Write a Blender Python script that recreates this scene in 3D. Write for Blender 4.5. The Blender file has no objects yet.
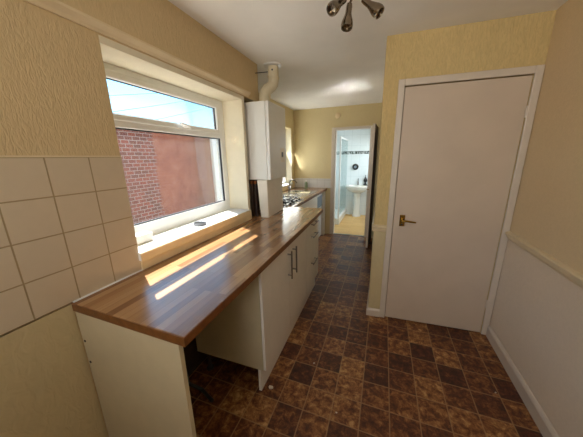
import bpy, bmesh, math, random
from mathutils import Vector, Matrix
random.seed(7)
C = bpy.context.scene.collection
S = bpy.context.scene

# ------------------------------------------------------------------ camera
FPX = 240.602
cam_d = bpy.data.cameras.new('camera'); cam = bpy.data.objects.new('camera', cam_d); C.objects.link(cam)
cam_d.sensor_fit = 'HORIZONTAL'; cam_d.sensor_width = 36.0; cam_d.lens = FPX * 36.0 / 583.0
cam_d.clip_start = 0.02; cam_d.clip_end = 500
yaw, pitch, roll = -0.3628, -0.2472, -0.0167
fw = Vector((math.sin(yaw)*math.cos(pitch), math.cos(yaw)*math.cos(pitch), math.sin(pitch)))
rt = Vector((math.cos(yaw), -math.sin(yaw), 0)); up = rt.cross(fw)
r2 = rt*math.cos(roll) + up*math.sin(roll); u2 = -rt*math.sin(roll) + up*math.cos(roll)
M = Matrix((( r2.x, u2.x, -fw.x, 1.1811), (r2.y, u2.y, -fw.y, -0.505), (r2.z, u2.z, -fw.z, 1.4821), (0, 0, 0, 1)))
cam.matrix_world = M
S.camera = cam

# ------------------------------------------------------------------ light
S.view_settings.view_transform = 'Standard'; S.view_settings.look = 'None'
S.view_settings.gamma = 1.0; S.view_settings.use_curve_mapping = False
S.view_settings.exposure = 0.52
S.cycles.blur_glossy = 0.1; S.cycles.sample_clamp_indirect = 0.0
W = bpy.data.worlds.new('sky'); S.world = W; W.use_nodes = True
wn = W.node_tree.nodes; wl = W.node_tree.links
sky = wn.new('ShaderNodeTexSky'); sky.sky_type = 'NISHITA'; sky.sun_disc = False
sky.sun_elevation = math.radians(57); sky.sun_rotation = math.radians(-60); sky.air_density = 1.0; sky.dust_density = 1.0; sky.ozone_density = 1.0
wn['Background'].inputs['Strength'].default_value = 0.27
wm = wn.new('ShaderNodeMix'); wm.data_type = 'RGBA'; wm.blend_type = 'MULTIPLY'; wm.inputs[0].default_value = 1.0
wl.new(sky.outputs[0], wm.inputs[6]); wm.inputs[7].default_value = (0.55, 0.95, 1.1, 1)
wl.new(wm.outputs[2], wn['Background'].inputs[0])

SUN_DIR = Vector((0.42, -0.24, -0.714)).normalized()
sd = bpy.data.lights.new('sun', 'SUN'); sd.energy = 25.0; sd.angle = math.radians(0.6); sd.color = (1.0, 0.98, 0.95)
so = bpy.data.objects.new('sun', sd); C.objects.link(so)
so.rotation_euler = SUN_DIR.to_track_quat('-Z', 'Y').to_euler()

def area(name, loc, direction, sx, sy, energy, col=(1, 1, 1), portal=False):
    d = bpy.data.lights.new(name, 'AREA'); d.shape = 'RECTANGLE'; d.size = sx; d.size_y = sy; d.energy = energy; d.color = col
    o = bpy.data.objects.new(name, d); C.objects.link(o); o.location = loc
    o.rotation_euler = Vector(direction).to_track_quat('-Z', 'Y').to_euler()
    if portal: d.cycles.is_portal = True
    return o
# sky portals at the two windows, then added fill lamps
area('window_portal', (-0.31, 0.886, 1.5), (1, 0, 0), 0.96, 1.1, 1, portal=True)
area('far_window_portal', (-0.64, 3.635, 1.49), (1, 0, 0), 1.0, 0.46, 1, portal=True)
area('far_window_fill', (-0.66, 3.635, 1.5), (1, -0.55, 0.4), 1.0, 0.5, 8.5, (0.97, 1.0, 0.95))  # extra fill lamp added outside the far window to brighten the galley
rw = area('rear_fill', (0.9, -2.0, 1.75), (0.2, 1, 0.45), 0.68, 0.88, 13, (1.0, 0.97, 0.92)); rw.data.spread = math.radians(130)  # unseen fill lamp added behind the camera, aimed into the room
area('bathroom_fill', (1.28, 4.95, 1.55), (-1, 0, -0.75), 0.9, 0.9, 14, (0.9, 0.97, 1.0))  # unseen fill lamp added to brighten the bathroom

# ------------------------------------------------------------------ helpers
def hexc(h):
    h = h.lstrip('#'); out = []
    for i in (0, 2, 4):
        c = int(h[i:i+2], 16)/255
        out.append(c/12.92 if c <= 0.04045 else ((c+0.055)/1.055)**2.4)
    return (*out, 1)

class Mat:
    def __init__(s, name, col='#888888', rough=0.5, metal=0.0):
        s.m = bpy.data.materials.new(name); s.m.use_nodes = True
        s.n = s.m.node_tree.nodes; s.l = s.m.node_tree.links; s.b = s.n['Principled BSDF']
        s.col = hexc(col)
        s.b.inputs['Base Color'].default_value = s.col
        s.b.inputs['Roughness'].default_value = rough; s.b.inputs['Metallic'].default_value = metal
        s.tc = s.n.new('ShaderNodeTexCoord')
    def map(s, scale=(1, 1, 1), loc=(0, 0, 0), rot=(0, 0, 0)):
        mp = s.n.new('ShaderNodeMapping'); mp.inputs['Scale'].default_value = scale
        mp.inputs['Location'].default_value = loc; mp.inputs['Rotation'].default_value = rot
        s.l.new(s.tc.outputs['Object'], mp.inputs[0]); return mp.outputs[0]
    def noise(s, vec, scale=5, detail=3, rough=0.5, dist=0.0):
        t = s.n.new('ShaderNodeTexNoise'); t.inputs['Scale'].default_value = scale; t.inputs['Detail'].default_value = detail
        t.inputs['Roughness'].default_value = rough; t.inputs['Distortion'].default_value = dist
        s.l.new(vec, t.inputs['Vector']); return t.outputs['Fac']
    def ramp(s, fac, stops):
        r = s.n.new('ShaderNodeValToRGB'); e = r.color_ramp.elements
        while len(e) < len(stops): e.new(0.5)
        for q, (p, c) in zip(e, stops): q.position = p; q.color = hexc(c) if isinstance(c, str) else c
        s.l.new(fac, r.inputs[0]); return r.outputs[0]
    def math(s, op, a, b=None):
        n = s.n.new('ShaderNodeMath'); n.operation = op
        for i, v in enumerate((a, b)):
            if v is None: continue
            if isinstance(v, (int, float)): n.inputs[i].default_value = v
            else: s.l.new(v, n.inputs[i])
        return n.outputs[0]
    def mix(s, fac, a, b, kind='MIX'):
        n = s.n.new('ShaderNodeMix'); n.data_type = 'RGBA'; n.blend_type = kind
        for sock, v in ((n.inputs[0], fac), (n.inputs[6], a), (n.inputs[7], b)):
            if isinstance(v, (int, float)): sock.default_value = v
            elif isinstance(v, str): sock.default_value = hexc(v)
            elif isinstance(v, tuple): sock.default_value = v
            else: s.l.new(v, sock)
        return n.outputs[2]
    def color(s, sock): s.l.new(sock, s.b.inputs['Base Color'])
    def rough(s, sock): s.l.new(sock, s.b.inputs['Roughness'])
    def bump(s, h, strength=0.3, dist=0.01):
        b = s.n.new('ShaderNodeBump'); b.inputs['Strength'].default_value = strength; b.inputs['Distance'].default_value = dist
        s.l.new(h, b.inputs['Height']); s.l.new(b.outputs[0], s.b.inputs['Normal'])

def plain(name, col, rough=0.5, metal=0.0, var=0.06, scale=14):
    m = Mat(name, col, rough, metal)
    f = m.noise(m.map(), scale, 3)
    c = m.col
    lo = tuple(max(0, x*(1-var)) for x in c[:3])+(1,); hi = tuple(min(1, x*(1+var)) for x in c[:3])+(1,)
    m.color(m.ramp(f, [(0.3, lo), (0.7, hi)]))
    return m.m

MT = {}
def wallpaper(key, col, stretch, scale, strength, var=0.1, dist=0.012):
    m = Mat(key, col, 0.75)
    v = m.map(scale=stretch)
    f = m.noise(v, scale, 2, 0.5, 1.2)
    g = m.noise(m.map(), 2.0, 2)
    c = m.col
    a = tuple(x*(1-var) for x in c[:3])+(1,); b = tuple(min(1, x*(1+var)) for x in c[:3])+(1,)
    k = m.mix(0.35, m.ramp(f, [(0.35, a), (0.65, b)]), m.ramp(g, [(0.3, a), (0.7, b)]))
    m.color(k); m.bump(f, strength, dist)
    MT[key] = m.m
wallpaper('wallpaper_gold', '#d6bd84', (1.0, 1.0, 0.22), 85, 0.5)
wallpaper('wallpaper_beige', '#cfb68a', (1.0, 1.0, 0.28), 95, 0.26, 0.06)
wallpaper('wallpaper_peach', '#dfc79e', (1, 1, 1), 70, 0.35, 0.04, 0.006)
wallpaper('wallpaper_sand', '#d8c596', (1, 1, 1), 70, 0.3, 0.04, 0.006)
wallpaper('wallpaper_pale', '#e8d6be', (1, 1, 1), 45, 0.35, 0.03, 0.006)
wallpaper('plaster_cream', '#cdbb90', (1, 1, 0.6), 24, 0.4, 0.04, 0.01)
wallpaper('plaster_yellow', '#e6dcc2', (1, 1, 1), 12, 0.1, 0.03, 0.004)
MT['ceiling'] = plain('ceiling_paint', '#f6f3ee', 0.85, 0, 0.03, 4)
MT['trim'] = plain('white_gloss_trim', '#d9ccbc', 0.35, 0, 0.03)
MT['trim_cream'] = plain('cream_gloss_trim', '#ddc9a4', 0.4, 0, 0.04)
MT['door'] = plain('door_paint', '#d2c0ac', 0.45, 0, 0.03, 5)
MT['upvc'] = plain('upvc_white', '#f0f0ec', 0.3, 0, 0.02)
MT['gasket'] = plain('rubber_gasket', '#2b2c30', 0.6)
MT['sill'] = plain('sill_white', '#f2f1ec', 0.4, 0, 0.03)
MT['sill_front'] = plain('sill_front_cream', '#eed8ac', 0.5, 0, 0.06)
MT['unit'] = plain('white_cabinet_laminate', '#f0eae0', 0.32, 0, 0.02)
MT['carcass'] = plain('cabinet_carcass', '#cfc09c', 0.5, 0, 0.03)
MT['steel'] = plain('brushed_steel', '#8f8a84', 0.34, 1.0, 0.05)
MT['sinksteel'] = plain('sink_steel', '#dcdcd8', 0.2, 1.0, 0.03)
MT['brass'] = plain('aged_brass', '#b08a3c', 0.25, 1.0, 0.15)
MT['lampmetal'] = plain('antique_lamp_metal', '#8f8270', 0.22, 1.0, 0.15)
MT['boiler'] = plain('boiler_enamel', '#ecebe6', 0.3, 0, 0.015)
MT['cover'] = plain('boiler_cover_board', '#efe7d8', 0.5, 0, 0.03)
MT['flue'] = plain('flue_plastic', '#dfd3b4', 0.4, 0, 0.04)
MT['black'] = plain('black_enamel', '#141312', 0.35)
MT['darkplastic'] = plain('dark_grey_plastic', '#3a3838', 0.4)
MT['pipe'] = plain('dark_pipe', '#3a2416', 0.5, 0, 0.3, 20)
MT['copper'] = plain('copper_pipe', '#8a5430', 0.3, 1.0, 0.2)
MT['ceramic'] = plain('white_ceramic', '#ecEBE4'.lower(), 0.12, 0, 0.02)
MT['darkface'] = plain('dark_brown_face', '#3c2616', 0.5, 0, 0.25, 18)
MT['paper'] = plain('white_scrap', '#d8d0c2', 0.8)
MT['cable'] = plain('cable_grey', '#7c8890', 0.6)
MT['dark_backing'] = plain('dark_brown_backing', '#3a2c20', 0.95, 0, 0.3)
MT['greymetal'] = plain('dull_grey_metal', '#77787c', 0.45, 0.6)
MT['concrete'] = plain('yard_concrete', '#8d877e', 0.9, 0, 0.15)
MT['greenbottle'] = plain('green_plastic', '#8c9a7a', 0.35)
MT['cloth_white'] = plain('white_plastic', '#e8e6e2', 0.35)

# worktop: butcher block staves running along y
m = Mat('butcher_block', '#9a6a40', 0.3)
br = m.n.new('ShaderNodeTexBrick'); br.offset = 0.37; br.offset_frequency = 2; br.squash = 1.0
br.inputs['Scale'].default_value = 1.0; br.inputs['Mortar Size'].default_value = 0.0007
br.inputs['Brick Width'].default_value = 0.42; br.inputs['Row Height'].default_value = 0.036
br.inputs['Color1'].default_value = (0, 0, 0, 1); br.inputs['Color2'].default_value = (1, 1, 1, 1); br.inputs['Mortar'].default_value = (0.2, 0.2, 0.2, 1)
m.l.new(m.map(rot=(0, 0, math.radians(-90))), br.inputs['Vector'])
grain = m.noise(m.map(scale=(60, 3, 60)), 2.0, 4, 0.6, 0.6)
base = m.ramp(br.outputs['Color'], [(0.0, '#7a4e2c'), (0.3, '#946640'), (0.6, '#aa7e52'), (1.0, '#bc9064')])
m.color(m.mix(0.25, base, m.ramp(grain, [(0.25, '#5e3a20'), (0.75, '#b88c5c')]), 'MIX'))
m.b.inputs['Roughness'].default_value = 0.24; m.b.inputs['Specular IOR Level'].default_value = 0.75; m.b.inputs['Coat Weight'].default_value = 0.25; m.b.inputs['Coat Roughness'].default_value = 0.16
m.bump(grain, 0.04, 0.002)
MT['worktop'] = m.m
MT['worktop_edge'] = plain('worktop_edge', '#7a4c24', 0.35, 0, 0.25, 30)

# vinyl floor: square brown tiles, each its own tone
def tile_floor(key, size, ox, oy, stops, grout, gw):
    m = Mat(key, '#5a3320', 0.38)
    sx = m.n.new('ShaderNodeSeparateXYZ'); m.l.new(m.tc.outputs['Object'], sx.inputs[0])
    u = m.math('DIVIDE', m.math('SUBTRACT', sx.outputs[0], ox), size[0]); v = m.math('DIVIDE', m.math('SUBTRACT', sx.outputs[1], oy), size[1])
    cu, cv = m.math('FLOOR', u), m.math('FLOOR', v)
    cx = m.n.new('ShaderNodeCombineXYZ'); m.l.new(cu, cx.inputs[0]); m.l.new(cv, cx.inputs[1])
    wnz = m.n.new('ShaderNodeTexWhiteNoise'); wnz.noise_dimensions = '2D'; m.l.new(cx.outputs[0], wnz.inputs['Vector'])
    fu, fv = m.math('FRACT', u), m.math('FRACT', v)
    du = m.math('MINIMUM', fu, m.math('SUBTRACT', 1.0, fu)); dv = m.math('MINIMUM', fv, m.math('SUBTRACT', 1.0, fv))
    d = m.math('MINIMUM', m.math('MULTIPLY', du, size[0]), m.math('MULTIPLY', dv, size[1]))
    # blotches, offset per tile
    cmb = m.n.new('ShaderNodeVectorMath'); cmb.operation = 'MULTIPLY_ADD'
    m.l.new(cx.outputs[0], cmb.inputs[0]); cmb.inputs[1].default_value = (3.7, 5.3, 1); m.l.new(m.tc.outputs['Object'], cmb.inputs[2])
    n1 = m.noise(cmb.outputs[0], 22, 8, 0.75, 0.4)
    tone = m.math('ADD', m.math('MULTIPLY', wnz.outputs['Value'], 0.45), m.math('MULTIPLY', m.math('SUBTRACT', n1, 0.38), 2.3))
    c = m.ramp(tone, stops)
    soft = m.n.new('ShaderNodeMapRange'); soft.inputs[1].default_value = gw*0.4; soft.inputs[2].default_value = gw
    soft.inputs[3].default_value = 1; soft.inputs[4].default_value = 0; m.l.new(d, soft.inputs[0])
    m.color(m.mix(m.math('MULTIPLY', soft.outputs[0], 0.75), c, grout))
    m.bump(m.math('ADD', m.math('MULTIPLY', n1, 0.3), m.math('MULTIPLY', soft.outputs[0], -0.5)), 0.15, 0.004)
    m.rough(m.ramp(n1, [(0.3, (0.32,)*3+(1,)), (0.7, (0.5,)*3+(1,))]))
    MT[key] = m.m
tile_floor('vinyl_floor', (0.1635, 0.1635), 0.0082, 0.078, [(0.0, '#2b130d'), (0.3, '#4b2418'), (0.5, '#683a22'), (0.75, '#98683c'), (1.0, '#c89e66')], '#a8855c', 0.0045)
tile_floor('bathroom_floor', (0.6, 0.12), 0, 0, [(0.0, '#c79a58'), (0.5, '#d3a866'), (1.0, '#dfb878')], '#b08850', 0.002)

# ceramic wall tiles
def wall_tile(key, col, grout, pitch_h, pitch_v, oh, oz, axis, gw=0.0022):
    m = Mat(key, col, 0.18)
    sx = m.n.new('ShaderNodeSeparateXYZ'); m.l.new(m.tc.outputs['Object'], sx.inputs[0])
    u = m.math('DIVIDE', m.math('SUBTRACT', sx.outputs[axis], oh), pitch_h); v = m.math('DIVIDE', m.math('SUBTRACT', sx.outputs[2], oz), pitch_v)
    fu, fv = m.math('FRACT', u), m.math('FRACT', v)
    du = m.math('MULTIPLY', m.math('MINIMUM', fu, m.math('SUBTRACT', 1.0, fu)), pitch_h)
    dv = m.math('MULTIPLY', m.math('MINIMUM', fv, m.math('SUBTRACT', 1.0, fv)), pitch_v)
    d = m.math('MINIMUM', du, dv)
    s = m.n.new('ShaderNodeMapRange'); s.inputs[1].default_value = gw*0.7; s.inputs[2].default_value = gw*1.4
    s.inputs[3].default_value = 1; s.inputs[4].default_value = 0; m.l.new(d, s.inputs[0])
    n = m.noise(m.map(), 20, 2)
    c = m.col
    m.color(m.mix(s.outputs[0], m.ramp(n, [(0.3, tuple(x*0.97 for x in c[:3])+(1,)), (0.7, c)]), grout))
    m.bump(m.math('MULTIPLY', s.outputs[0], -1.0), 0.5, 0.002)
    MT[key] = m.m
wall_tile('tile_cream', '#d2c1a6', '#a5906e', 0.148, 0.1468, 0.032, 0.912, 1)
wall_tile('tile_far', '#e0dcd6', '#b9b2a8', 0.15, 0.15, 0.0, 0.912, 0)
wall_tile('tile_bath', '#e8eeee', '#c0cccc', 0.2, 0.25, 0.0, 0.0, 0, 0.0015)
wall_tile('tile_bath_side', '#e8eeee', '#c0cccc', 0.2, 0.25, 0.0, 0.0, 1, 0.0015)

# mosaic border
m = Mat('mosaic_border', '#777777', 0.2)
vo = m.n.new('ShaderNodeTexVoronoi'); vo.distance = 'CHEBYCHEV'; vo.inputs['Randomness'].default_value = 0.0; vo.inputs['Scale'].default_value = 40
m.l.new(m.map(), vo.inputs['Vector'])
m.color(m.ramp(vo.outputs['Color'], [(0.2, '#2f3432'), (0.5, '#6d7672'), (0.8, '#c8cfcc')]))
MT['mosaic'] = m.m

# red brick wall with white mortar, right part washed with pink render
m = Mat('yard_brick', '#9a4a38', 0.9)
sx = m.n.new('ShaderNodeSeparateXYZ'); m.l.new(m.tc.outputs['Object'], sx.inputs[0])
cb = m.n.new('ShaderNodeCombineXYZ'); m.l.new(sx.outputs[1], cb.inputs[0]); m.l.new(sx.outputs[2], cb.inputs[1])
br = m.n.new('ShaderNodeTexBrick'); br.inputs['Scale'].default_value = 1; br.inputs['Brick Width'].default_value = 0.165
br.inputs['Row Height'].default_value = 0.075; br.inputs['Mortar Size'].default_value = 0.008; br.inputs['Mortar Smooth'].default_value = 0.3
br.inputs['Color1'].default_value = hexc('#7a3624'); br.inputs['Color2'].default_value = hexc('#552b20'); br.inputs['Mortar'].default_value = hexc('#8a7e7a')
m.l.new(cb.outputs[0], br.inputs['Vector'])
n2 = m.noise(m.map(), 3, 6, 0.7)
brc = m.mix(m.math('MULTIPLY', n2, 0.5), br.outputs['Color'], '#643c30')
ren = m.ramp(n2, [(0.3, '#6a3222'), (0.5, '#824a34'), (0.72, '#8c5f4c')])
edge = m.math('ADD', sx.outputs[1], m.math('MULTIPLY', m.noise(m.map(), 6, 4), 0.16))
msk = m.n.new('ShaderNodeMapRange'); msk.inputs[1].default_value = 3.66; msk.inputs[2].default_value = 3.72; m.l.new(edge, msk.inputs[0])
m.color(m.mix(m.math('MULTIPLY', msk.outputs[0], 0.9), brc, ren))
m.bump(br.outputs['Fac'], -0.4, 0.006)
MT['brick'] = m.m

# clear glass: see-through with a faint mirror
def glass(key, refl, tint, dust=0):
    m = Mat(key); n, l = m.n, m.l
    out = n['Material Output']; tr = n.new('ShaderNodeBsdfTransparent'); gl = n.new('ShaderNodeBsdfGlossy'); mx = n.new('ShaderNodeMixShader')
    tr.inputs[0].default_value = tint; gl.inputs['Roughness'].default_value = 0.02
    fr = n.new('ShaderNodeLayerWeight'); fr.inputs[0].default_value = 0.25
    mm = n.new('ShaderNodeMath'); mm.operation = 'MULTIPLY'; mm.inputs[1].default_value = refl; l.new(fr.outputs['Fresnel'], mm.inputs[0])
    l.new(mm.outputs[0], mx.inputs[0]); l.new(tr.outputs[0], mx.inputs[1]); l.new(gl.outputs[0], mx.inputs[2]); 
    if dust:
        tl = n.new('ShaderNodeBsdfTranslucent'); tl.inputs[0].default_value = (0.9, 0.88, 0.86, 1); m2 = n.new('ShaderNodeMixShader'); m2.inputs[0].default_value = dust
        l.new(mx.outputs[0], m2.inputs[1]); l.new(tl.outputs[0], m2.inputs[2]); l.new(m2.outputs[0], out.inputs[0])
    else: l.new(mx.outputs[0], out.inputs[0])
    MT[key] = m.m
glass('window_glass', 0.5, (0.97, 0.98, 0.98, 1), 0.009)
glass('shower_glass', 0.3, (0.93, 0.97, 0.97, 1))

# ---- mesh helpers
def box(bm, x0, x1, y0, y1, z0, z1, bev=0.0):
    vs = [bm.verts.new((x, y, z)) for x in (x0, x1) for y in (y0, y1) for z in (z0, z1)]
    fs = [(0, 1, 3, 2), (4, 6, 7, 5), (0, 4, 5, 1), (2, 3, 7, 6), (0, 2, 6, 4), (1, 5, 7, 3)]
    fc = [bm.faces.new([vs[i] for i in f]) for f in fs]
    if bev:
        es = list({e for f in fc for e in f.edges})
        bmesh.ops.bevel(bm, geom=es, offset=bev, segments=2, affect='EDGES', profile=0.5)
def prism(bm, poly, z0, z1, bev=0.0):
    a = [bm.verts.new((x, y, z0)) for x, y in poly]; b = [bm.verts.new((x, y, z1)) for x, y in poly]
    n = len(poly)
    fc = [bm.faces.new(a[::-1]), bm.faces.new(b)] + [bm.faces.new((a[i], a[(i+1) % n], b[(i+1) % n], b[i])) for i in range(n)]
    if bev:
        es = list({e for f in fc[:2] for e in f.edges})
        bmesh.ops.bevel(bm, geom=es, offset=bev, segments=2, affect='EDGES', profile=0.5)
def hexa(bm, bot, top):      # two quads joined: any six-sided solid
    a = [bm.verts.new(p) for p in bot]; b = [bm.verts.new(p) for p in top]
    bm.faces.new(a[::-1]); bm.faces.new(b)
    for i in range(4): bm.faces.new((a[i], a[(i+1) % 4], b[(i+1) % 4], b[i]))
def tube(bm, pts, r, seg=12, caps=True):
    pts = [Vector(p) for p in pts]; rs = r if isinstance(r, (list, tuple)) else [r]*len(pts)
    rings = []; ref = None
    for i, p in enumerate(pts):
        t = (pts[min(i+1, len(pts)-1)] - pts[max(i-1, 0)]).normalized()
        if ref is None: ref = Vector((0, 0, 1)) if abs(t.z) < 0.9 else Vector((1, 0, 0))
        a = t.cross(ref).normalized(); b = t.cross(a).normalized(); ref = a.cross(t)
        rings.append([bm.verts.new(p + (a*math.cos(2*math.pi*k/seg) + b*math.sin(2*math.pi*k/seg))*rs[i]) for k in range(seg)])
    for q, w in zip(rings, rings[1:]):
        for k in range(seg): bm.faces.new((q[k], q[(k+1) % seg], w[(k+1) % seg], w[k]))
    if caps: bm.faces.new(rings[0][::-1]); bm.faces.new(rings[-1])
def lathe(bm, prof, origin=(0, 0, 0), axis=(0, 0, 1), seg=24, sx=1.0, sy=1.0):
    ax = Vector(axis).normalized(); q = Vector((0, 0, 1)).rotation_difference(ax).to_matrix(); o = Vector(origin)
    rings = []
    for r, h in prof:
        rings.append([bm.verts.new(o + q @ Vector((r*sx*math.cos(2*math.pi*k/seg), r*sy*math.sin(2*math.pi*k/seg), h))) for k in range(seg)])
    for a, b in zip(rings, rings[1:]):
        for k in range(seg): bm.faces.new((a[k], a[(k+1) % seg], b[(k+1) % seg], b[k]))
    if prof[0][0] > 1e-5: bm.faces.new(rings[0][::-1])
    if prof[-1][0] > 1e-5: bm.faces.new(rings[-1])
def profile_run(bm, prof, p0, p1, out):     # prof: (outward, z) polygon swept from p0 to p1
    p0, p1, out = Vector(p0), Vector(p1), Vector(out)
    a = [bm.verts.new(p0 + out*d + Vector((0, 0, z))) for d, z in prof]; b = [bm.verts.new(p1 + out*d + Vector((0, 0, z))) for d, z in prof]
    n = len(prof)
    bm.faces.new(a); bm.faces.new(b[::-1])
    for i in range(n): bm.faces.new((a[i], b[i], b[(i+1) % n], a[(i+1) % n]))
def link(name, bm, material, parent=None, smooth=False, T=None, **props):
    if T is not None: bm.transform(T)
    bmesh.ops.remove_doubles(bm, verts=bm.verts[:], dist=1e-6)
    bmesh.ops.recalc_face_normals(bm, faces=bm.faces[:])
    me = bpy.data.meshes.new(name); bm.to_mesh(me); bm.free()
    if smooth:
        for p in me.polygons: p.use_smooth = True
        try: me.set_sharp_from_angle(angle=math.radians(40))
        except Exception: pass
    me.materials.append(MT[material] if isinstance(material, str) else material)
    o = bpy.data.objects.new(name, me); C.objects.link(o)
    for k, v in props.items(): o[k] = v
    if parent is not None:
        o.parent = parent; o.matrix_parent_inverse = parent.matrix_world.inverted()
    return o
def B(*args, **kw):
    bm = bmesh.new(); box(bm, *args, **kw); return bm
def thing(name, label, cat, loc, group=None, rot=0.0):
    o = bpy.data.objects.new(name, None); C.objects.link(o); o.location = loc; o.rotation_euler = (0, 0, rot)
    o.matrix_world = Matrix.Translation(loc) @ Matrix.Rotation(rot, 4, 'Z')
    o['label'] = label; o['category'] = cat; o.empty_display_size = 0.05
    if group: o['group'] = group
    return o
def struct(name, bm, material, T=None, label=None, smooth=False):
    o = link(name, bm, material, None, smooth, T); o['kind'] = 'structure'
    if label: o['label'] = label
    return o
def sroot(name, loc, label=None):
    o = bpy.data.objects.new(name, None); C.objects.link(o); o.location = loc; o.matrix_world = Matrix.Translation(loc)
    o['kind'] = 'structure'; o.empty_display_size = 0.05
    if label: o['label'] = label
    return o

# ------------------------------------------------------------------ the room
H = 2.335; YB = -1.95; YF = 4.037; XR = 2.105; XN = 1.137; XA = -0.46; YD = 1.7025; DA = 0.0529
WY0, WY1, WZ0, WZ1 = 0.32, 1.452, 0.965, 2.005          # window opening
TD = Matrix.Translation((XR, YD, 0)) @ Matrix.Rotation(DA, 4, 'Z')   # local frame of the door wall (x runs left as negative)
def dx(x): return (x - XR)/math.cos(DA)

struct('floor', B(-0.5, XR+0.1, YB-0.1, YF+0.05, -0.1, 0), 'vinyl_floor', label='dark brown tile-patterned vinyl floor')
struct('floor_bathroom', B(-0.6, 1.4, YF+0.05, 6.0, -0.1, 0.0), 'bathroom_floor')
struct('ceiling', (lambda b: (box(b, -0.3, XR+0.2, YB-0.2, 6.1, H, H+0.1), box(b, -0.58, -0.3, 1.9, 2.9, H, H+0.1), box(b, -0.63, -0.3, 2.9, 6.1, H, H+0.1), b)[3])(bmesh.new()), 'ceiling')

# left wall with its window opening, in pieces of one mesh
bm = bmesh.new()
box(bm, -0.3, 0, YB-0.1, WY0, 0, 0.905); box(bm, -0.3, 0, YB-0.1, WY0, 1.502, WZ1); box(bm, -0.3, 0, YB-0.1, 1.766, WZ1, H)
struct('wall_left', bm, 'wallpaper_beige')
bm = bmesh.new(); box(bm, -0.3, -0.012, YB-0.1, WY0, 0.905, 1.502); struct('wall_left_core', bm, 'plaster_cream')
bm = bmesh.new(); box(bm, -0.3, 0.0, WY0, 1.49, 0, WZ0 - 0.055); box(bm, -0.3, 0.0, WY1, 1.49, WZ0-0.055, WZ1); struct('wall_left_pier', bm, 'plaster_yellow')
struct('wall_left_low', B(-0.001, 0.0015, YB, -0.001, 0.0, 0.905), 'plaster_cream')
struct('wall_left_backing', B(0.0005, 0.003, 0.022, 1.47, 0.0, 0.868), 'dark_backing', label='dark brown sheet on the wall under the worktop')  # thin dark brown sheet laid over the wall below the worktop
struct('wall_left_tiles', B(-0.012, 0.004, YB, WY0, 0.912, 1.50), 'tile_cream', label='cream square wall tiles left of the window')
struct('trim_tile_top', B(-0.004, 0.006, YB, WY0, 1.4985, 1.505), 'trim_cream')
# boxed part over the boiler and the alcove wall behind it
bm = bmesh.new(); box(bm, -0.3, -0.12, 1.49, 1.95, 0, WZ1); box(bm, -0.46, -0.12, 1.90, 1.95, 0, H); box(bm, -0.3, -0.12, 1.766, 1.95, WZ1, H); struct('wall_boiler', bm, 'wallpaper_beige')
FW0, FW1, FZ0, FZ1 = 3.40, 3.87, 0.985, 2.0
bm = bmesh.new()
box(bm, XA-0.12, XA, 1.90, 2.9, 0, H); box(bm, XA-0.17, XA, 2.9, FW0, 0, H); box(bm, XA-0.17, XA, FW1, YF+0.1, 0, H)
box(bm, XA-0.17, XA, FW0, FW1, 0, FZ0); box(bm, XA-0.17, XA, FW0, FW1, FZ1, H)
struct('wall_left_galley', bm, 'wallpaper_sand')
# picture rail over the window
bm = bmesh.new(); profile_run(bm, [(0, 2.012), (0.008, 2.012), (0.014, 2.024), (0.03, 2.040), (0.03, 2.050), (0.004, 2.058), (0, 2.058)], (0, YB, 0), (0, 1.56, 0), (1, 0, 0))
struct('trim_1', bm, 'trim_cream', label='cream picture rail above the window')

# far wall with the bathroom doorway
DL, DR, DT = 0.3387, 0.9250, 1.9466
bm = bmesh.new(); box(bm, XA-0.1, DL-0.03, YF, YF+0.1, 0, H); box(bm, DR+0.03, XN+0.1, YF, YF+0.1, 0, H); box(bm, DL-0.03, DR+0.03, YF, YF+0.1, DT+0.03, H)
struct('wall_far', bm, 'wallpaper_sand')
struct('wall_far_tiles', B(XA, 0.262, YF-0.008, YF+0.001, 0.912, 1.09), 'tile_far', label='short row of white tiles on the far wall')
bm = bmesh.new()
box(bm, DL-0.03, DL, YF, YF+0.1, 0, DT); box(bm, DR, DR+0.03, YF, YF+0.1, 0, DT); box(bm, DL-0.03, DR+0.03, YF, YF+0.1, DT, DT+0.03)
box(bm, DL-0.075, DL-0.012, YF-0.016, YF, 0, DT+0.045, bev=0.004); box(bm, DR+0.012, DR+0.06, YF-0.016, YF, 0, DT+0.045, bev=0.004)
box(bm, DL-0.012, DR+0.012, YF-0.016, YF, DT+0.005, DT+0.045, bev=0.004)
struct('trim_2', bm, 'trim', label='white frame around the bathroom doorway')
struct('trim_threshold', B(DL, DR, YF+0.02, YF+0.07, 0, 0.006), 'steel')

# corridor right wall, nib and door wall
bm = bmesh.new(); box(bm, XN, XN+0.09, 1.70, YF, 0, H); struct('wall_corridor', bm, 'wallpaper_peach')
sL, sR = dx(1.2898), dx(1.2898+0.762)
bm = bmesh.new(); box(bm, dx(XN), sL-0.004, 0, 0.1, 0.88, H); box(bm, sL-0.004, sR+0.004, 0, 0.1, 1.989, H); box(bm, sR+0.004, 0.0, 0, 0.1, 0, H)
struct('wall_door', bm, 'wallpaper_gold', T=TD)
bm = bmesh.new(); box(bm, dx(XN), sL-0.004, 0, 0.1, 0, 0.88); struct('wall_door_lower', bm, 'plaster_cream', T=TD)
struct('wall_cupboard_inside', B(dx(XN)+0.1, 0.1, 0.75, 0.8, 0, H), 'plaster_cream', T=TD)
bm = bmesh.new(); box(bm, XR, XR+0.1, YB-0.1, YD+0.9, 0.9, H); struct('wall_right', bm, 'wallpaper_peach')
bm = bmesh.new(); box(bm, XR, XR+0.1, YB-0.1, YD+0.9, 0, 0.9); struct('wall_right_lower', bm, 'wallpaper_pale')

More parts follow.
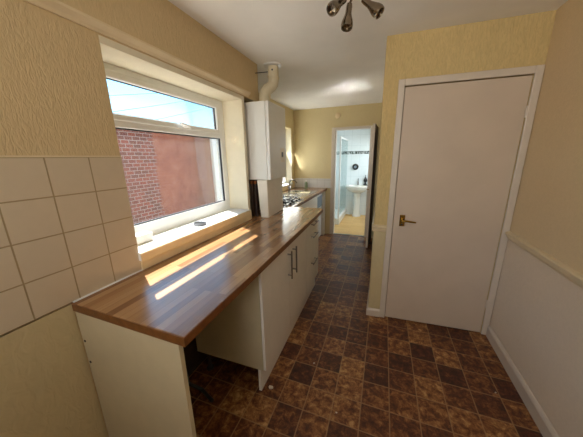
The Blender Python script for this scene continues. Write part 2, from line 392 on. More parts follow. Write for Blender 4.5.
DADO = [(0, -0.028), (0.006, -0.028), (0.010, -0.016), (0.018, -0.010), (0.018, 0.002), (0.030, 0.010), (0.030, 0.022), (0.020, 0.030), (0, 0.032)]
def prof_at(z): return [(d, z+h) for d, h in DADO]
bm = bmesh.new(); profile_run(bm, prof_at(0.888), (XR, YB, 0), (XR, YD-0.012, 0), (-1, 0, 0)); struct('trim_3', bm, 'trim_cream', label='cream dado rail along the right wall')
bm = bmesh.new()
profile_run(bm, prof_at(0.872), (dx(XN)-0.016, 0, 0), (sL-0.05, 0, 0), (0, -1, 0)); bm.transform(TD)
profile_run(bm, [(d*0.6, z) for d, z in prof_at(0.872)], (XN, 1.64, 0), (XN, 2.6, 0), (-1, 0, 0))
struct('trim_4', bm, 'trim_cream', label='cream dado rail wrapping the narrow wall beside the door')
SK = [(0, 0), (0.016, 0), (0.016, 0.078), (0.010, 0.092), (0.004, 0.1), (0, 0.1)]
bm = bmesh.new(); profile_run(bm, SK, (XR, YB, 0), (XR, YD-0.02, 0), (-1, 0, 0)); struct('baseboard_right', bm, 'trim')
bm = bmesh.new(); SK2 = [(d, z*0.75) for d, z in SK]
profile_run(bm, SK2, (dx(XN)-0.014, 0, 0), (sL-0.05, 0, 0), (0, -1, 0)); bm.transform(TD); profile_run(bm, SK2, (XN, 1.64, 0), (XN, 3.3, 0), (-1, 0, 0))
struct('baseboard_nib', bm, 'trim')

# flush cupboard door with architrave
bm = bmesh.new(); w = 0.045
ap = 0.014
box(bm, sL-0.005-w, sL-0.005, -ap, 0.0, 0, 1.99+w, bev=0.004); box(bm, sR+0.005, min(sR+0.005+w, -0.003), -ap, 0.0, 0, 1.99+w, bev=0.004)
box(bm, sL-0.005, sR+0.005, -ap, 0.0, 1.988, 1.99+w, bev=0.004)
box(bm, sL-0.0045, sL-0.004+0.001, 0.0, 0.1, 0, 1.985)
struct('trim_5', bm, 'trim', T=TD, label='pale architrave around the flush white door')
door1 = sroot('door_1', TD @ Vector(((sL+sR)/2, 0, 0)), 'flush pale painted door with a brass lever handle')
link('leaf', B(sL, sR, -0.004, 0.03, 0.01, 1.981, bev=0.002), 'door', door1, T=TD)
hx = dx(1.357)
bm = bmesh.new(); box(bm, hx-0.021, hx+0.021, -0.012, -0.004, 0.905, 1.003, bev=0.003); hp = link('handle_plate', bm, 'brass', door1, T=TD)
bm = bmesh.new()
tube(bm, [(hx, -0.010, 0.958), (hx, -0.045, 0.958)], 0.009)
tube(bm, [(hx-0.004, -0.047, 0.958), (hx+0.03, -0.05, 0.960), (hx+0.07, -0.048, 0.955), (hx+0.1, -0.045, 0.951)], [0.009, 0.0085, 0.0075, 0.006])
link('handle', bm, 'brass', hp, smooth=True, T=TD)
bm = bmesh.new(); lathe(bm, [(0.006, 0), (0.006, 0.004), (0.002, 0.005)], (hx, -0.012, 0.922), (0, -1, 0), 12); link('keyhole', bm, 'black', hp, T=TD)
bm = bmesh.new()
for z in (0.25, 1.72): tube(bm, [(sR+0.002, -0.008, z), (sR+0.002, -0.008, z+0.075)], 0.005, 8)
link('hinge', bm, 'trim', door1, smooth=True, T=TD)

# open bathroom door folded back along the corridor wall
door2 = sroot('door_2', (0.96, YF-0.02, 0), 'bathroom door standing open into the kitchen')
TD2 = Matrix.Translation((1.012, YF-0.03, 0)) @ Matrix.Rotation(math.radians(-2.5), 4, 'Z')
link('leaf', B(-0.0, 0.034, -0.56, 0, 0.012, 1.95, bev=0.002), 'trim', door2, T=TD2)
link('door_face', B(0.034, 0.039, -0.558, 0, 0.012, 1.948), 'darkface', door2, T=TD2, label='dark brown face turned to the wall')  # thin dark brown sheet covering the wall side of the leaf
bm = bmesh.new(); tube(bm, [(0.0, -0.50, 0.975), (-0.035, -0.50, 0.975)], 0.008); tube(bm, [(-0.037, -0.505, 0.975), (-0.037, -0.40, 0.972)], 0.008)
box(bm, -0.006, 0, -0.52, -0.48, 0.92, 1.02); link('handle', bm, 'brass', door2, smooth=True, T=TD2)

# room behind the camera: plain wall with an opening added for fill light
bm = bmesh.new(); box(bm, -0.1, 0.55, YB-0.1, YB, 0, H); box(bm, 1.25, XR, YB-0.1, YB, 0, H); box(bm, 0.55, 1.25, YB-0.1, YB, 0, 1.3); box(bm, 0.55, 1.25, YB-0.1, YB, 2.2, H)
struct('wall_rear', bm, 'wallpaper_peach')

# ------------------------------------------------------------------ main window
win = sroot('window_1', (-0.2, (WY0+WY1)/2, WZ0), 'white plastic window with a top vent light')
X0, X1 = -0.25, -0.2
bm = bmesh.new()
bz = 1.0; tz = 1.975
box(bm, X0, X1, WY0, WY0+0.06, bz, tz, bev=0.006); box(bm, X0, X1, WY1-0.062, WY1, bz, tz, bev=0.006)
box(bm, X0, X1, WY0+0.05, WY1-0.05, bz, bz+0.097, bev=0.006); box(bm, X0, X1, WY0+0.05, WY1-0.05, tz-0.05, tz, bev=0.006)
box(bm, X0, X1, WY0+0.05, WY1-0.05, 1.66, 1.71, bev=0.006)
box(bm, X0-0.02, X0+0.03, WY0, WY1, WZ0-0.0, bz+0.01)       # outer cill
link('window_frame', bm, 'upvc', win)
bm = bmesh.new()                                             # opening vent sash
s0, s1 = WY0+0.055, WY1-0.057
box(bm, X0+0.01, X1+0.005, s0, s0+0.045, 1.695, 1.945, bev=0.007); box(bm, X0+0.01, X1+0.005, s1-0.045, s1, 1.695, 1.945, bev=0.007)
box(bm, X0+0.01, X1+0.005, s0+0.03, s1-0.03, 1.695, 1.730, bev=0.007); box(bm, X0+0.01, X1+0.005, s0+0.03, s1-0.03, 1.905, 1.945, bev=0.007)
sash = link('vent_sash', bm, 'upvc', win)
bm = bmesh.new(); hy = 0.985
box(bm, X1+0.005, X1+0.017, hy-0.045, hy+0.045, 1.706, 1.726, bev=0.004); tube(bm, [(X1+0.017, hy+0.01, 1.717), (X1+0.034, hy+0.01, 1.717), (X1+0.036, hy-0.03, 1.722), (X1+0.036, hy-0.09, 1.73)], 0.0075, 10)
link('handle', bm, 'upvc', sash, smooth=True)
def ring(bm, x0, x1, y0, y1, z0, z1, t):
    box(bm, x0, x1, y0, y0+t, z0, z1); box(bm, x0, x1, y1-t, y1, z0, z1); box(bm, x0, x1, y0+t, y1-t, z0, z0+t); box(bm, x0, x1, y0+t, y1-t, z1-t, z1)
bm = bmesh.new(); ring(bm, -0.222, -0.210, s0+0.043, s1-0.043, 1.726, 1.909, 0.008); link('gasket', bm, 'gasket', sash)
bm = bmesh.new(); ring(bm, -0.222, -0.210, WY0+0.058, WY1-0.060, bz+0.091, 1.666, 0.014); link('gasket', bm, 'gasket', win)
link('glass_pane', B(-0.222, -0.216, WY0+0.058, WY1-0.060, bz+0.092, 1.662), 'window_glass', win)
link('glass_pane', B(-0.222, -0.216, s0+0.043, s1-0.043, 1.728, 1.907), 'window_glass', sash)
# reveals
struct('trim_reveal_top', B(-0.3, 0.0, WY0, WY1, tz, WZ1), 'plaster_yellow')
# sill
sill = sroot('trim_sill', (0, 0.88, 1.0), 'white window sill with a cream front')
link('sill_board', B(-0.19, 0.022, WY0-0.006, WY1, WZ0, 1.012, bev=0.004), 'sill', sill)
link('sill_front', B(0.0215, 0.026, WY0-0.006, 1.46, 0.962, 1.007), 'sill_front', sill)
link('sill_front', B(-0.01, 0.013, WY0, 1.49, 0.911, 0.957, bev=0.003), 'sill_front', sill)

# far window in the galley wall
win2 = sroot('window_2', (XA-0.1, (FW0+FW1)/2, FZ0), 'narrow far window beside the sink')
bm = bmesh.new(); ring(bm, XA-0.16, XA-0.11, FW0, FW1, FZ0, FZ1, 0.05); link('window_frame', bm, 'upvc', win2)
link('glass_pane', B(XA-0.14, XA-0.134, FW0+0.045, FW1-0.045, FZ0+0.045, FZ1-0.045), 'window_glass', win2)
struct('trim_far_reveal', B(XA-0.11, XA+0.002, FW1-0.003, FW1+0.0, FZ0, FZ1), 'plaster_yellow')
link('window_sill', B(XA-0.11, XA+0.02, FW0-0.02, FW1+0.0, FZ0, FZ0+0.02, bev=0.003), 'sill', win2)

# ------------------------------------------------------------------ first worktop run
TX = 0.555                                                   # the run closes slightly to the wall at its far end
def fx(y, x=0.6): return x - (0.6-TX)*max(0, y)/2.17
wt = thing('worktop', 'long wood block worktop under the window with sun patches on it', 'worktop', (0.3, 1.0, 0.872))
bm = bmesh.new()
prism(bm, [(0.001, 0.0), (0.6, 0.0), (TX+0.01, 2.13), (TX-0.02, 2.168), (-0.11, 2.168), (-0.11, 1.96), (-0.11, 1.495), (0.001, 1.495)], 0.872, 0.910, bev=0.003)
link('worktop_slab', bm, 'worktop', wt)
bm = bmesh.new(); prism(bm, [(-0.0, -0.0015), (0.6, -0.0015), (0.6, 0.0), (0.0, 0.0)], 0.873, 0.908); 
prism(bm, [(0.6, -0.0015), (0.6015, -0.0015), (TX+0.0115, 2.13), (TX+0.01, 2.13)], 0.873, 0.908)
link('edge_band', bm, 'worktop_edge', wt)
bm = bmesh.new(); tube(bm, [(0.006, 0.004, 0.911), (0.006, 1.485, 0.911)], 0.005, 6); link('sealant', bm, 'cloth_white', wt)

ep = thing('end_panel', 'white end panel holding up the near end of the long worktop', 'panel', (0.28, 0.01, 0))
link('panel_board', B(0.004, 0.567, 0.003, 0.021, 0, 0.871, bev=0.001), 'carcass', ep)
for z in (0.725, 0.615):
    bm = bmesh.new(); lathe(bm, [(0.006, 0), (0.006, 0.0015), (0.003, 0.002)], (0.02, 0.003, z), (0, -1, 0), 10); link('screw_cap', bm, 'pipe', ep)

def bar_handle(name, parent, p0, p1, out, r=0.0062, stand=0.032):
    p0, p1, out = Vector(p0), Vector(p1), Vector(out); d = (p1-p0); e = d*0.12
    bm = bmesh.new(); tube(bm, [p0+out*stand, p1+out*stand], r, 10)
    for q in (p0+e, p1-e): tube(bm, [q-out*0.002, q+out*stand], r*0.85, 8)
    return link(name, bm, 'steel', parent, smooth=True)

ANG = math.atan((0.6-TX)/2.17)
def Tc(y0): return Matrix.Translation((fx(y0, 0.584), y0, 0)) @ Matrix.Rotation(ANG, 4, 'Z')
def cabinet(name, label, y0, width, depth, fronts, T=None, z0=0.165, ztop=0.868):
    T = T or Tc(y0)
    root = thing(name, label, 'cabinet', T @ Vector((-depth/2, width/2, 0)))
    t = 0.018; bm = bmesh.new()
    box(bm, -depth, -0.019, 0, t, z0, ztop); box(bm, -depth, -0.019, width-t, width, z0, ztop)
    box(bm, -depth, -0.019, t, width-t, z0, z0+t); box(bm, -depth, -depth+0.008, t, width-t, z0, ztop); box(bm, -0.1, -0.019, t, width-t, ztop-t, ztop); box(bm, -depth, -depth+0.1, t, width-t, ztop-t, ztop)
    link('carcass', bm, 'carcass', root, T=T)
    link('plinth', B(-0.055, -0.037, -0.002, width, 0.0, z0-0.001), 'unit', root, T=T)
    for k in range(2): 
        yy = 0.04 if k == 0 else width-0.04
        bm = bmesh.new(); lathe(bm, [(0.025, 0), (0.025, 0.008), (0.014, 0.012), (0.014, z0-0.012), (0.022, z0-0.004), (0.022, z0)], (-depth+0.06, yy, 0), seg=12); link('leg', bm, 'darkplastic', root, T=T)
    for kind, a, b, lo, hi, hpos in fronts:
        bm = B(-0.018, 0, a+0.0025, b-0.0025, lo, hi, bev=0.0015)
        fo = link(kind, bm, 'unit', root, T=T)
        if kind == 'door' and hpos is not None:
            bar_handle('handle', fo, T @ Vector((0, hpos, hi-0.265)), T @ Vector((0, hpos, hi-0.045)), T.to_3x3() @ Vector((1, 0, 0)))
        elif kind == 'drawer':
            bar_handle('handle', fo, T @ Vector((0, (a+b)/2-0.095, hpos)), T @ Vector((0, (a+b)/2+0.095, hpos)), T.to_3x3() @ Vector((1, 0, 0)), 0.006)
    return root
cabinet('base_cabinet', 'white two-door base cabinet with upright bar handles', 0.597, 0.93, 0.534,
        [('door', 0, 0.462, 0.168, 0.865, 0.435), ('door', 0.462, 0.93, 0.168, 0.865, 0.545)])
cabinet('drawer_unit', 'white drawer unit with bar handles under far end of long worktop', 1.530, 0.50, 0.50,
        [('drawer', 0, 0.5, 0.742, 0.865, 0.838), ('drawer', 0, 0.5, 0.456, 0.739, 0.712), ('drawer', 0, 0.5, 0.168, 0.453, 0.425)])

# ------------------------------------------------------------------ galley run at the far end
wt2 = thing('worktop', 'wood worktop of the far galley holding the hob and sink', 'worktop', (-0.1, 3.1, 0.872))
X2 = 0.192
SK0 = (-0.36, 0.11, 2.74, 3.60)      # hole for the sink
bm = bmesh.new()
box(bm, XA+0.001, X2, 2.176, SK0[2], 0.872, 0.910); box(bm, XA+0.001, X2, SK0[3], YF-0.009, 0.872, 0.910)
box(bm, XA+0.001, SK0[0], SK0[2], SK0[3], 0.872, 0.910); box(bm, SK0[1], X2, SK0[2], SK0[3], 0.872, 0.910)
link('worktop_slab', bm, 'worktop', wt2)
link('edge_band', B(X2, X2+0.0015, 2.176, YF-0.009, 0.873, 0.908), 'worktop_edge', wt2)

Tg = lambda y: Matrix.Translation((0.165, y, 0))
cabinet('base_cabinet', 'white base cabinet under the hob in the far galley', 2.19, 0.70, 0.55, [('door', 0, 0.35, 0.168, 0.865, None), ('door', 0.35, 0.70, 0.168, 0.865, None)], T=Tg(2.19))
cabinet('base_cabinet', 'white base cabinet under the sink in the far galley', 2.895, 0.53, 0.55, [('door', 0, 0.53, 0.168, 0.865, None)], T=Tg(2.895))
ap_ = thing('appliance', 'grey appliance tucked under the far worktop beside the sink cabinet', 'appliance', (-0.1, 3.65, 0))
link('body', B(-0.38, 0.125, 3.435, 3.90, 0.01, 0.83, bev=0.008), 'cloth_white', ap_)
link('control_panel', B(0.125, 0.137, 3.45, 3.885, 0.60, 0.80, bev=0.002), 'cable', ap_, label='blue-grey control strip')
ep2 = thing('end_panel', 'white end panel closing the galley run against the far wall', 'panel', (-0.1, 3.97, 0))
link('panel_board', B(-0.42, 0.168, 3.93, 3.95, 0, 0.871, bev=0.001), 'unit', ep2)
link('filler_strip', B(0.15, 0.168, 3.95, 4.026, 0, 0.871), 'unit', ep2)

# gas hob
hob = thing('gas_hob', 'black gas hob set into the near end of the far worktop', 'hob', (-0.08, 2.45, 0.91))
link('hob_plate', B(-0.36, 0.15, 2.205, 2.685, 0.908, 0.918, bev=0.003), 'steel', hob)
link('hob_frame', B(-0.365, 0.155, 2.20, 2.69, 0.906, 0.913, bev=0.002), 'black', hob)
for by in (2.33, 2.56):
    for bx in (-0.24, 0.0):
        bm = bmesh.new(); lathe(bm, [(0.045, 0), (0.045, 0.012), (0.032, 0.014), (0.03, 0.022), (0.0, 0.024)], (bx, by, 0.918), seg=20); link('burner', bm, 'black', hob, smooth=True)
for by in (2.33, 2.56):
    bm = bmesh.new()
    for yy in (-0.1, 0.1): box(bm, -0.34, 0.085, by+yy-0.005, by+yy+0.005, 0.938, 0.950)
    for xx in (-0.34, -0.24, -0.12, 0.0, 0.075): box(bm, xx-0.005, xx+0.005, by-0.1, by+0.1, 0.938, 0.950)
    for xx in (-0.335, 0.07):
        for yy in (-0.095, 0.095): box(bm, xx-0.006, xx+0.006, by+yy-0.006, by+yy+0.006, 0.917, 0.94)
    link('pan_support', bm, 'black', hob)
for k in range(4):
    bm = bmesh.new(); lathe(bm, [(0.016, 0), (0.015, 0.018), (0.0, 0.019)], (0.118, 2.27+k*0.115, 0.918), seg=14); link('control_knob', bm, 'darkplastic', hob, smooth=True)

# sink with drainer
sink = thing('kitchen_sink', 'stainless steel sink and drainer in front of the far window', 'sink', (-0.12, 3.17, 0.91))
bm = bmesh.new()
x0, x1, y0, y1 = SK0; zz = 0.912
def quad(bm, *p): bm.faces.new([bm.verts.new(q) for q in p])
bx0, bx1, by0, by1 = -0.30, 0.05, 3.25, 3.56; zb = 0.838
box(bm, x0-0.012, x1+0.012, y0-0.012, by0, zz-0.004, zz); box(bm, x0-0.012, x1+0.012, by1, y1+0.012, zz-0.004, zz)
box(bm, x0-0.012, bx0, by0, by1, zz-0.004, zz); box(bm, bx1, x1+0.012, by0, by1, zz-0.004, zz)
link('drainer', bm, 'sinksteel', sink)
bm = bmesh.new(); box(bm, bx0, bx0+0.003, by0, by1, zb, zz-0.004); box(bm, bx1-0.003, bx1, by0, by1, zb, zz-0.004); box(bm, bx0, bx1, by0, by0+0.003, zb, zz-0.004); box(bm, bx0, bx1, by1-0.003, by1, zb, zz-0.004); box(bm, bx0, bx1, by0, by1, zb-0.003, zb)
link('bowl', bm, 'sinksteel', sink)
for k in range(7):
    bm = bmesh.new(); tube(bm, [(-0.30+k*0.055, 2.79, 0.913), (-0.30+k*0.055, 3.20, 0.913)], 0.004, 6); link('drainer_rib', bm, 'sinksteel', sink)
tap = thing('mixer_tap', 'chrome mixer tap standing on the far sink', 'tap', (-0.33, 3.40, 0.912))
bm = bmesh.new(); lathe(bm, [(0.026, 0), (0.026, 0.01), (0.02, 0.02), (0.018, 0.075), (0.012, 0.085), (0, 0.086)], (-0.33, 3.40, 0.9125), seg=16)
link('tap_body', bm, 'steel', tap, smooth=True)
bm = bmesh.new(); tube(bm, [(-0.33, 3.40, 0.985), (-0.33, 3.40, 1.06), (-0.31, 3.40, 1.105), (-0.27, 3.40, 1.12), (-0.22, 3.40, 1.10), (-0.19, 3.40, 1.06)], 0.010, 10); link('spout', bm, 'steel', tap, smooth=True)
for s in (-1, 1):
    bm = bmesh.new(); tube(bm, [(-0.33, 3.40+s*0.01, 0.97), (-0.33, 3.40+s*0.05, 0.98), (-0.325, 3.40+s*0.075, 1.0)], [0.008, 0.008, 0.012], 10); link('lever', bm, 'steel', tap, smooth=True)
bt = thing('soap_bottle', 'pale green bottle on the far worktop corner by the window', 'bottle', (-0.19, 3.93, 0.91))
bm = bmesh.new(); lathe(bm, [(0.03, 0), (0.032, 0.01), (0.032, 0.10), (0.02, 0.115), (0.012, 0.12), (0.012, 0.13), (0, 0.13)], (-0.19, 3.93, 0.910), seg=16, sy=0.7); link('bottle_body', bm, 'greenbottle', bt, smooth=True)
bm = bmesh.new(); lathe(bm, [(0.014, 0), (0.014, 0.02), (0, 0.021)], (-0.19, 3.93, 1.038), seg=12); link('cap', bm, 'cloth_white', bt, smooth=True)

# ------------------------------------------------------------------ boiler
BX0, BX1, BY0, BY1, BZ0, BZ1 = -0.118, 0.20, 1.555, 1.955, 1.283, 1.970
boil = thing('boiler', 'white wall-hung boiler at the far side of the window', 'boiler', (0.04, 1.76, BZ0))
link('casing', B(BX0, BX1-0.035, BY0, BY1, BZ0, BZ1, bev=0.006), 'boiler', boil)
link('front_cover', B(BX1-0.033, BX1, BY0, BY1, BZ0, BZ1, bev=0.008), 'boiler', boil)
link('top_trim', B(BX0+0.01, BX1-0.06, BY0+0.02, BY1-0.02, BZ1, BZ1+0.006), 'cover', boil)
cp = link('control_panel', B(BX1-0.001, BX1+0.003, 1.80, 1.90, 1.44, 1.58, bev=0.001), 'cover', boil)
link('display', B(BX1+0.003, BX1+0.005, 1.82, 1.86, 1.49, 1.54), 'darkplastic', cp)
cov = thing('pipe_cover', 'leaning cream pipe cover standing on the worktop under the boiler', 'cover', (0.09, 1.78, 0.911))
bm = bmesh.new()
hexa(bm, [(0.068, 1.572, 0.911), (0.154, 1.572, 0.911), (0.130, 2.0, 0.911), (0.06, 2.0, 0.911)],
         [(0.066, 1.530, 1.281), (0.168, 1.530, 1.281), (0.155, 1.93, 1.281), (0.05, 1.93, 1.281)])
bmesh.ops.bevel(bm, geom=bm.edges[:], offset=0.003, segments=2, affect='EDGES')
link('cover_board', bm, 'cover', cov)
for k, (px_, py_, r_, mm_, lab) in enumerate([(-0.07, 1.60, 0.011, 'copper', 'copper pipe under the boiler nearest the window wall'),
                                    (-0.035, 1.60, 0.016, 'pipe', 'dark brown pipe between copper pipe and cream pipe cover'),
                                    (0.004, 1.605, 0.016, 'pipe', 'dark brown pipe close beside the cream pipe cover'),
                                    (-0.05, 1.66, 0.016, 'pipe', 'dark brown pipe behind the front pipes under the boiler'),
                                    (-0.012, 1.66, 0.016, 'pipe', 'dark brown rear pipe beside the cream pipe cover')]):
    p = thing('heating_pipe', lab, 'pipe', (px_, py_, 0.911), 'pipes under the boiler')
    bm = bmesh.new(); tube(bm, [(px_, py_, 0.911), (px_, py_, BZ0-0.0005)], r_, 10); link('pipe_run', bm, mm_, p, smooth=True)
    bm = bmesh.new(); lathe(bm, [(r_+0.004, 0), (r_+0.004, 0.03)], (px_, py_, BZ0-0.045), seg=10); link('pipe_nut', bm, 'copper', p, smooth=True)
flue = thing('boiler_flue', 'cream flue pipe rising from the boiler into the ceiling', 'flue', (0.06, 1.80, BZ1))
bm = bmesh.new(); r_ = 0.050
tube(bm, [(0.062, 1.76, BZ1+0.0065), (0.062, 1.762, 2.05), (0.065, 1.766, 2.085), (0.080, 1.785, 2.112), (0.115, 1.820, 2.148), (0.129, 1.832, 2.172), (0.132, 1.835, 2.205), (0.132, 1.835, H-0.012)], r_, 20)
link('flue_pipe', bm, 'flue', flue, smooth=True)
for (c, ax) in (((0.064, 1.772, 2.06), (0.1, 0.3, 1)), ((0.128, 1.832, 2.215), (0.3, 0.1, 1)), ((0.062, 1.76, BZ1+0.0065), (0, 0, 1))):
    bm = bmesh.new(); lathe(bm, [(r_, 0), (r_+0.006, 0.003), (r_+0.006, 0.025), (r_, 0.028)], c, ax, 20); link('flue_collar', bm, 'flue', flue, smooth=True)
bm = bmesh.new(); lathe(bm, [(r_+0.002, -0.016), (0.085, -0.012), (0.09, 0.0)], (0.132, 1.835, H), seg=28); link('ceiling_plate', bm, 'cloth_white', flue, smooth=True)
bm = bmesh.new(); lathe(bm, [(0.008, 0), (0.008, 0.004), (0, 0.005)], (0.132+0.012, 1.835-0.0485, 2.28), (0.25, -1, 0), 10); link('test_plug', bm, 'darkplastic', flue)
bm = bmesh.new(); tube(bm, [(0.0, 1.72, 2.25), (0.09, 1.80, 2.272)], 0.004, 8); link('stay_rod', bm, 'darkplastic', flue)

# ------------------------------------------------------------------ small things on the sill, floor and wall
dish = thing('round_dish', 'small round grey metal dish lying on the window sill', 'dish', (-0.06, 0.86, 1.012))
bm = bmesh.new(); lathe(bm, [(0.044, 0), (0.047, 0.004), (0.047, 0.018), (0.044, 0.021), (0.038, 0.019), (0.035, 0.008), (0, 0.007)], (-0.06, 0.86, 1.012), seg=28); link('dish_rim', bm, 'greymetal', dish, smooth=True)
bm = bmesh.new(); lathe(bm, [(0.0345, 0), (0.0345, 0.004), (0, 0.005)], (-0.06, 0.86, 1.0195), seg=24); link('dish_inside', bm, 'black', dish, smooth=True)
blk = link('plastic_block', B(-0.17, -0.10, 0.33, 0.50, 1.012, 1.062, bev=0.004), 'cloth_white'); blk['label'] = 'low white plastic block on sill at near end of window'; blk['category'] = 'block'
def scrap(name, lab, x, y, s, h, mat_, rot):
    bm = bmesh.new(); 
    vs = [(math.cos(a)*s*random.uniform(.6, 1.1), math.sin(a)*s*0.6*random.uniform(.6, 1.1)) for a in [k*math.pi/3 for k in range(6)]]
    prism(bm, vs, 0, h); o = link(name, bm, mat_, T=Matrix.Translation((x, y, 0.0005)) @ Matrix.Rotation(rot, 4, 'Z')); o['label'] = lab; o['category'] = 'scrap' if 'scrap' in name else 'crumb'; return o
scrap('paper_scrap', 'white scrap lying on floor beside the cabinet plinth corner', 0.582, 0.632, 0.022, 0.012, 'paper', 0.2)
scrap('crumb', 'tiny pale crumb on the dark floor in front of the cabinet doors', 0.80, 0.92, 0.008, 0.004, 'paper', 0.8)
scrap('crumb', 'tiny pale crumb on dark floor near the right skirting', 1.955, 1.09, 0.007, 0.004, 'paper', 0.4)
scrap('crumb', 'tiny pale crumb on dark floor in the middle of the walkway', 1.02, 0.62, 0.007, 0.004, 'paper', 0.1)
# appliance connections under the near end of the worktop
hs = thing('water_hose', 'dark hose and valve in the gap under the long worktop', 'hose', (0.03, 0.3, 0.2))
bm = bmesh.new(); tube(bm, [(0.025, 0.28, 0.0), (0.025, 0.28, 0.55), (0.03, 0.29, 0.60), (0.08, 0.30, 0.60)], 0.0075, 8); link('feed_pipe', bm, 'copper', hs, smooth=True)
bm = bmesh.new(); tube(bm, [(0.08, 0.30, 0.60), (0.13, 0.31, 0.60), (0.16, 0.32, 0.54), (0.15, 0.36, 0.30), (0.10, 0.42, 0.08), (0.16, 0.46, 0.015), (0.28, 0.42, 0.013)], 0.011, 10); link('hose', bm, 'darkplastic', hs, smooth=True)
bm = bmesh.new(); box(bm, 0.075, 0.095, 0.28, 0.32, 0.61, 0.625, bev=0.003); link('valve_lever', bm, 'cable', hs)

# ------------------------------------------------------------------ ceiling spot fixture
spot = thing('ceiling_spotlight', 'antique metal ceiling spotlight with three flared heads', 'lamp', (0.98, 1.02, H))
bm = bmesh.new(); lathe(bm, [(0.065, 0), (0.065, -0.012), (0.05, -0.022), (0.012, -0.026), (0.0, -0.026)], (0.98, 1.02, H), seg=28); link('ceiling_plate', bm, 'lampmetal', spot, smooth=True)
def head(base, tip, ln=0.125):
    b, t = Vector(base), Vector(tip); d = (t-b).normalized()
    bm = bmesh.new(); tube(bm, [(0.98, 1.02, H-0.02), b], 0.006, 10); arm = link('arm', bm, 'lampmetal', spot, smooth=True)
    bm = bmesh.new(); L = ln
    lathe(bm, [(0.008, 0), (0.014, 0.004), (0.016, 0.02), (0.016, 0.05), (0.022, 0.072), (0.029, 0.095), (0.031, 0.113), (0.028, L), (0.023, L), (0.018, L-0.02), (0.0, L-0.03)], b, d, 24)
    hd = link('lamp_head', bm, 'lampmetal', spot, smooth=True)
    bm = bmesh.new(); lathe(bm, [(0.012, 0), (0.022, 0.01), (0.022, 0.014), (0, 0.02)], b + d*(L-0.03), d, 16); link('bulb', bm, 'lampmetal', hd, smooth=True)
head((0.955, 0.99, 2.25), (0.947, 0.95, 2.10))
head((0.935, 0.965, 2.262), (0.885, 0.885, 2.19))
head((1.02, 1.0, 2.262), (1.13, 0.975, 2.155))
# small round smoke detector on the far wall
sm = link('round_cover', (lambda b: (lathe(b, [(0.05, 0), (0.048, 0.018), (0.03, 0.028), (0, 0.03)], (0.365, YF, 2.19), (0, -1, 0), 24), b)[1])(bmesh.new()), 'wallpaper_peach', smooth=True)
sm['label'] = 'small round beige cover on far wall above the bathroom doorway'; sm['category'] = 'vent cover'

# ------------------------------------------------------------------ bathroom
YW = 5.86
bm = bmesh.new(); box(bm, -0.6, 1.4, YW, YW+0.1, 0, H); struct('wall_bathroom_back', bm, 'tile_bath')
struct('wall_bathroom_left', B(-0.6, -0.5, YF+0.1, YW, 0, H), 'tile_bath_side')
bm = bmesh.new(); box(bm, 1.3, 1.4, YF+0.1, 4.5, 0, H); box(bm, 1.3, 1.4, 5.4, YW, 0, H); box(bm, 1.3, 1.4, 4.5, 5.4, 0, 1.1); box(bm, 1.3, 1.4, 4.5, 5.4, 1.75, H)  # unseen opening added in this wall to let light in
struct('wall_bathroom_right', bm, 'tile_bath_side')
struct('wall_bathroom_front', B(-0.5, DL-0.03, YF+0.1, YF+0.11, 0, H), 'tile_bath')
struct('trim_mosaic', B(-0.5, 1.3, YW-0.006, YW+0.001, 1.545, 1.615), 'mosaic', label='dark mosaic border on the white bathroom tiles')
bas = thing('pedestal_basin', 'white pedestal basin on the bathroom back wall', 'basin', (0.60, 5.66, 0))
bm = bmesh.new()
def lay(w, d, z): return [(0.60 + w*math.copysign(abs(math.cos(a))**0.6, math.cos(a)), YW-0.002-d + d*math.copysign(abs(math.sin(a))**0.6, math.sin(a)), z) for a in [2*math.pi*k/28 for k in range(28)]]
rings = [[bm.verts.new(p) for p in lay(*q)] for q in [(0.10, 0.12, 0.60), (0.20, 0.18, 0.66), (0.265, 0.20, 0.72), (0.28, 0.205, 0.78), (0.275, 0.202, 0.79), (0.225, 0.165, 0.785), (0.17, 0.14, 0.70), (0.05, 0.1, 0.67)]]
for a, b in zip(rings, rings[1:]):
    for k in range(28): bm.faces.new((a[k], a[(k+1) % 28], b[(k+1) % 28], b[k]))
bm.faces.new(rings[0][::-1]); bm.faces.new(rings[-1])
link('bowl', bm, 'ceramic', bas, smooth=True)
bm = bmesh.new(); lathe(bm, [(0.11, 0), (0.105, 0.03), (0.085, 0.10), (0.08, 0.5), (0.1, 0.62)], (0.60, 5.74, 0), seg=24); link('pedestal', bm, 'ceramic', bas, smooth=True)
bt2 = thing('basin_tap', 'small chrome tap on the back of the bathroom basin', 'tap', (0.60, 5.80, 0.79))
bm = bmesh.new(); tube(bm, [(0.60, 5.81, 0.788), (0.60, 5.81, 0.86), (0.60, 5.78, 0.89), (0.60, 5.72, 0.88)], [0.018, 0.016, 0.014, 0.011], 12); link('spout', bm, 'steel', bt2, smooth=True)
bm = bmesh.new(); tube(bm, [(0.60, 5.805, 0.885), (0.60, 5.81, 0.95)], [0.014, 0.009], 10); link('lever', bm, 'darkplastic', bt2, smooth=True)
sb = thing('soap_dispenser', 'black soap dispenser standing on the corner of the bathroom basin', 'dispenser', (0.775, 5.81, 0.79))
bm = bmesh.new(); lathe(bm, [(0.045, 0), (0.045, 0.02), (0.03, 0.03), (0.02, 0.06), (0.04, 0.09), (0.042, 0.15), (0.02, 0.18), (0.012, 0.2), (0, 0.2)], (0.775, 5.81, 0.788), seg=18); link('bottle_body', bm, 'black', sb, smooth=True)
bm = bmesh.new(); tube(bm, [(0.775, 5.81, 0.985), (0.775, 5.81, 1.03), (0.76, 5.78, 1.035)], 0.007, 8); link('pump', bm, 'darkplastic', sb, smooth=True)
rm = thing('round_holder', 'dark round holder fixed to bathroom tiles above the basin', 'holder', (0.51, YW, 1.23))
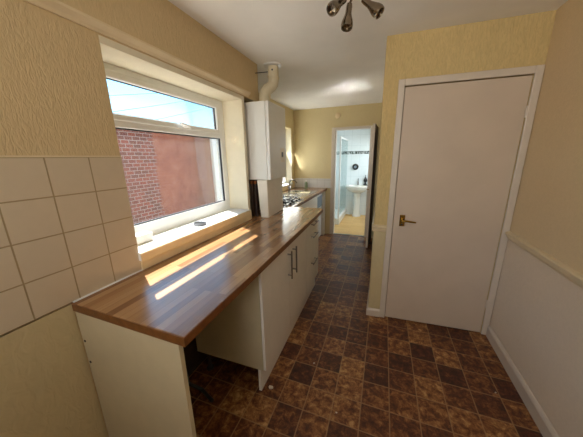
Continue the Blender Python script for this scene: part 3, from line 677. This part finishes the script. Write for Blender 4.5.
bm = bmesh.new(); lathe(bm, [(0.075, 0), (0.075, 0.05), (0.06, 0.07), (0.0, 0.075)], (0.515, YW-0.001, 1.235), (0, -1, 0), 24); link('holder_body', bm, 'black', rm, smooth=True)
bm = bmesh.new(); lathe(bm, [(0.035, 0), (0.035, 0.01), (0, 0.012)], (0.515, YW-0.074, 1.235), (0, -1, 0), 18); link('holder_centre', bm, 'cable', rm, smooth=True)
wp = thing('waste_pipe', 'white boxed pipe at the right of the bathroom basin', 'pipe', (0.88, 5.8, 0))
bm = bmesh.new(); box(bm, 0.845, 0.915, 5.79, YW-0.001, 0, 0.70, bev=0.006); link('boxing', bm, 'ceramic', wp)
sh = thing('shower_enclosure', 'shower tray with a glass screen at the left of the bathroom', 'shower', (-0.1, 5.3, 0))
link('tray', B(-0.499, 0.33, 4.75, YW-0.002, 0.0, 0.15, bev=0.015), 'ceramic', sh)
link('glass_screen', B(0.298, 0.304, 4.80, YW-0.004, 0.15, 1.86), 'shower_glass', sh)
bm = bmesh.new(); box(bm, 0.285, 0.318, 4.76, 4.80, 0.15, 1.90, bev=0.004); box(bm, 0.285, 0.318, 4.80, YW-0.003, 1.86, 1.89, bev=0.004); box(bm, 0.285, 0.318, 4.80, YW-0.003, 0.15, 0.175, bev=0.004)
link('screen_frame', bm, 'cloth_white', sh)

# ------------------------------------------------------------------ yard outside the window
struct('ground_yard', B(-12, -0.7, -8, 14, -0.25, -0.15), 'concrete')
bw = struct('wall_yard', B(-3.85, -3.6, -5, 12, -0.15, 2.24), 'brick', label='red brick yard wall seen through the window')
wb = link('yard_post', B(-3.59, -3.5, 5.50, 5.97, -0.15, 2.16, bev=0.006), 'cloth_white'); wb['label'] = 'white upright post on the yard wall outside the window'; wb['category'] = 'post'
for k, (a, b) in enumerate([((-4, 2.0, 2.13), (-4, 8.0, 3.95)), ((-4.1, 2.0, 1.83), (-4.1, 8.0, 3.62)), ((-4.2, 2.0, 2.48), (-4.2, 8.0, 4.1))]):
    bm = bmesh.new(); A, Bv = Vector(a), Vector(b)
    tube(bm, [A.lerp(Bv, t/10) + Vector((0, 0, -0.06*math.sin(math.pi*t/10))) for t in range(11)], 0.006, 6)
    o = link('overhead_cable', bm, 'cable', smooth=True); o['category'] = 'cable'; o['group'] = 'overhead cables beyond the yard wall'
    o['label'] = ['middle one of the overhead cables rising across the sky outside', 'lowest overhead cable rising just above the yard wall outside', 'topmost overhead cable in the sky outside'][k]
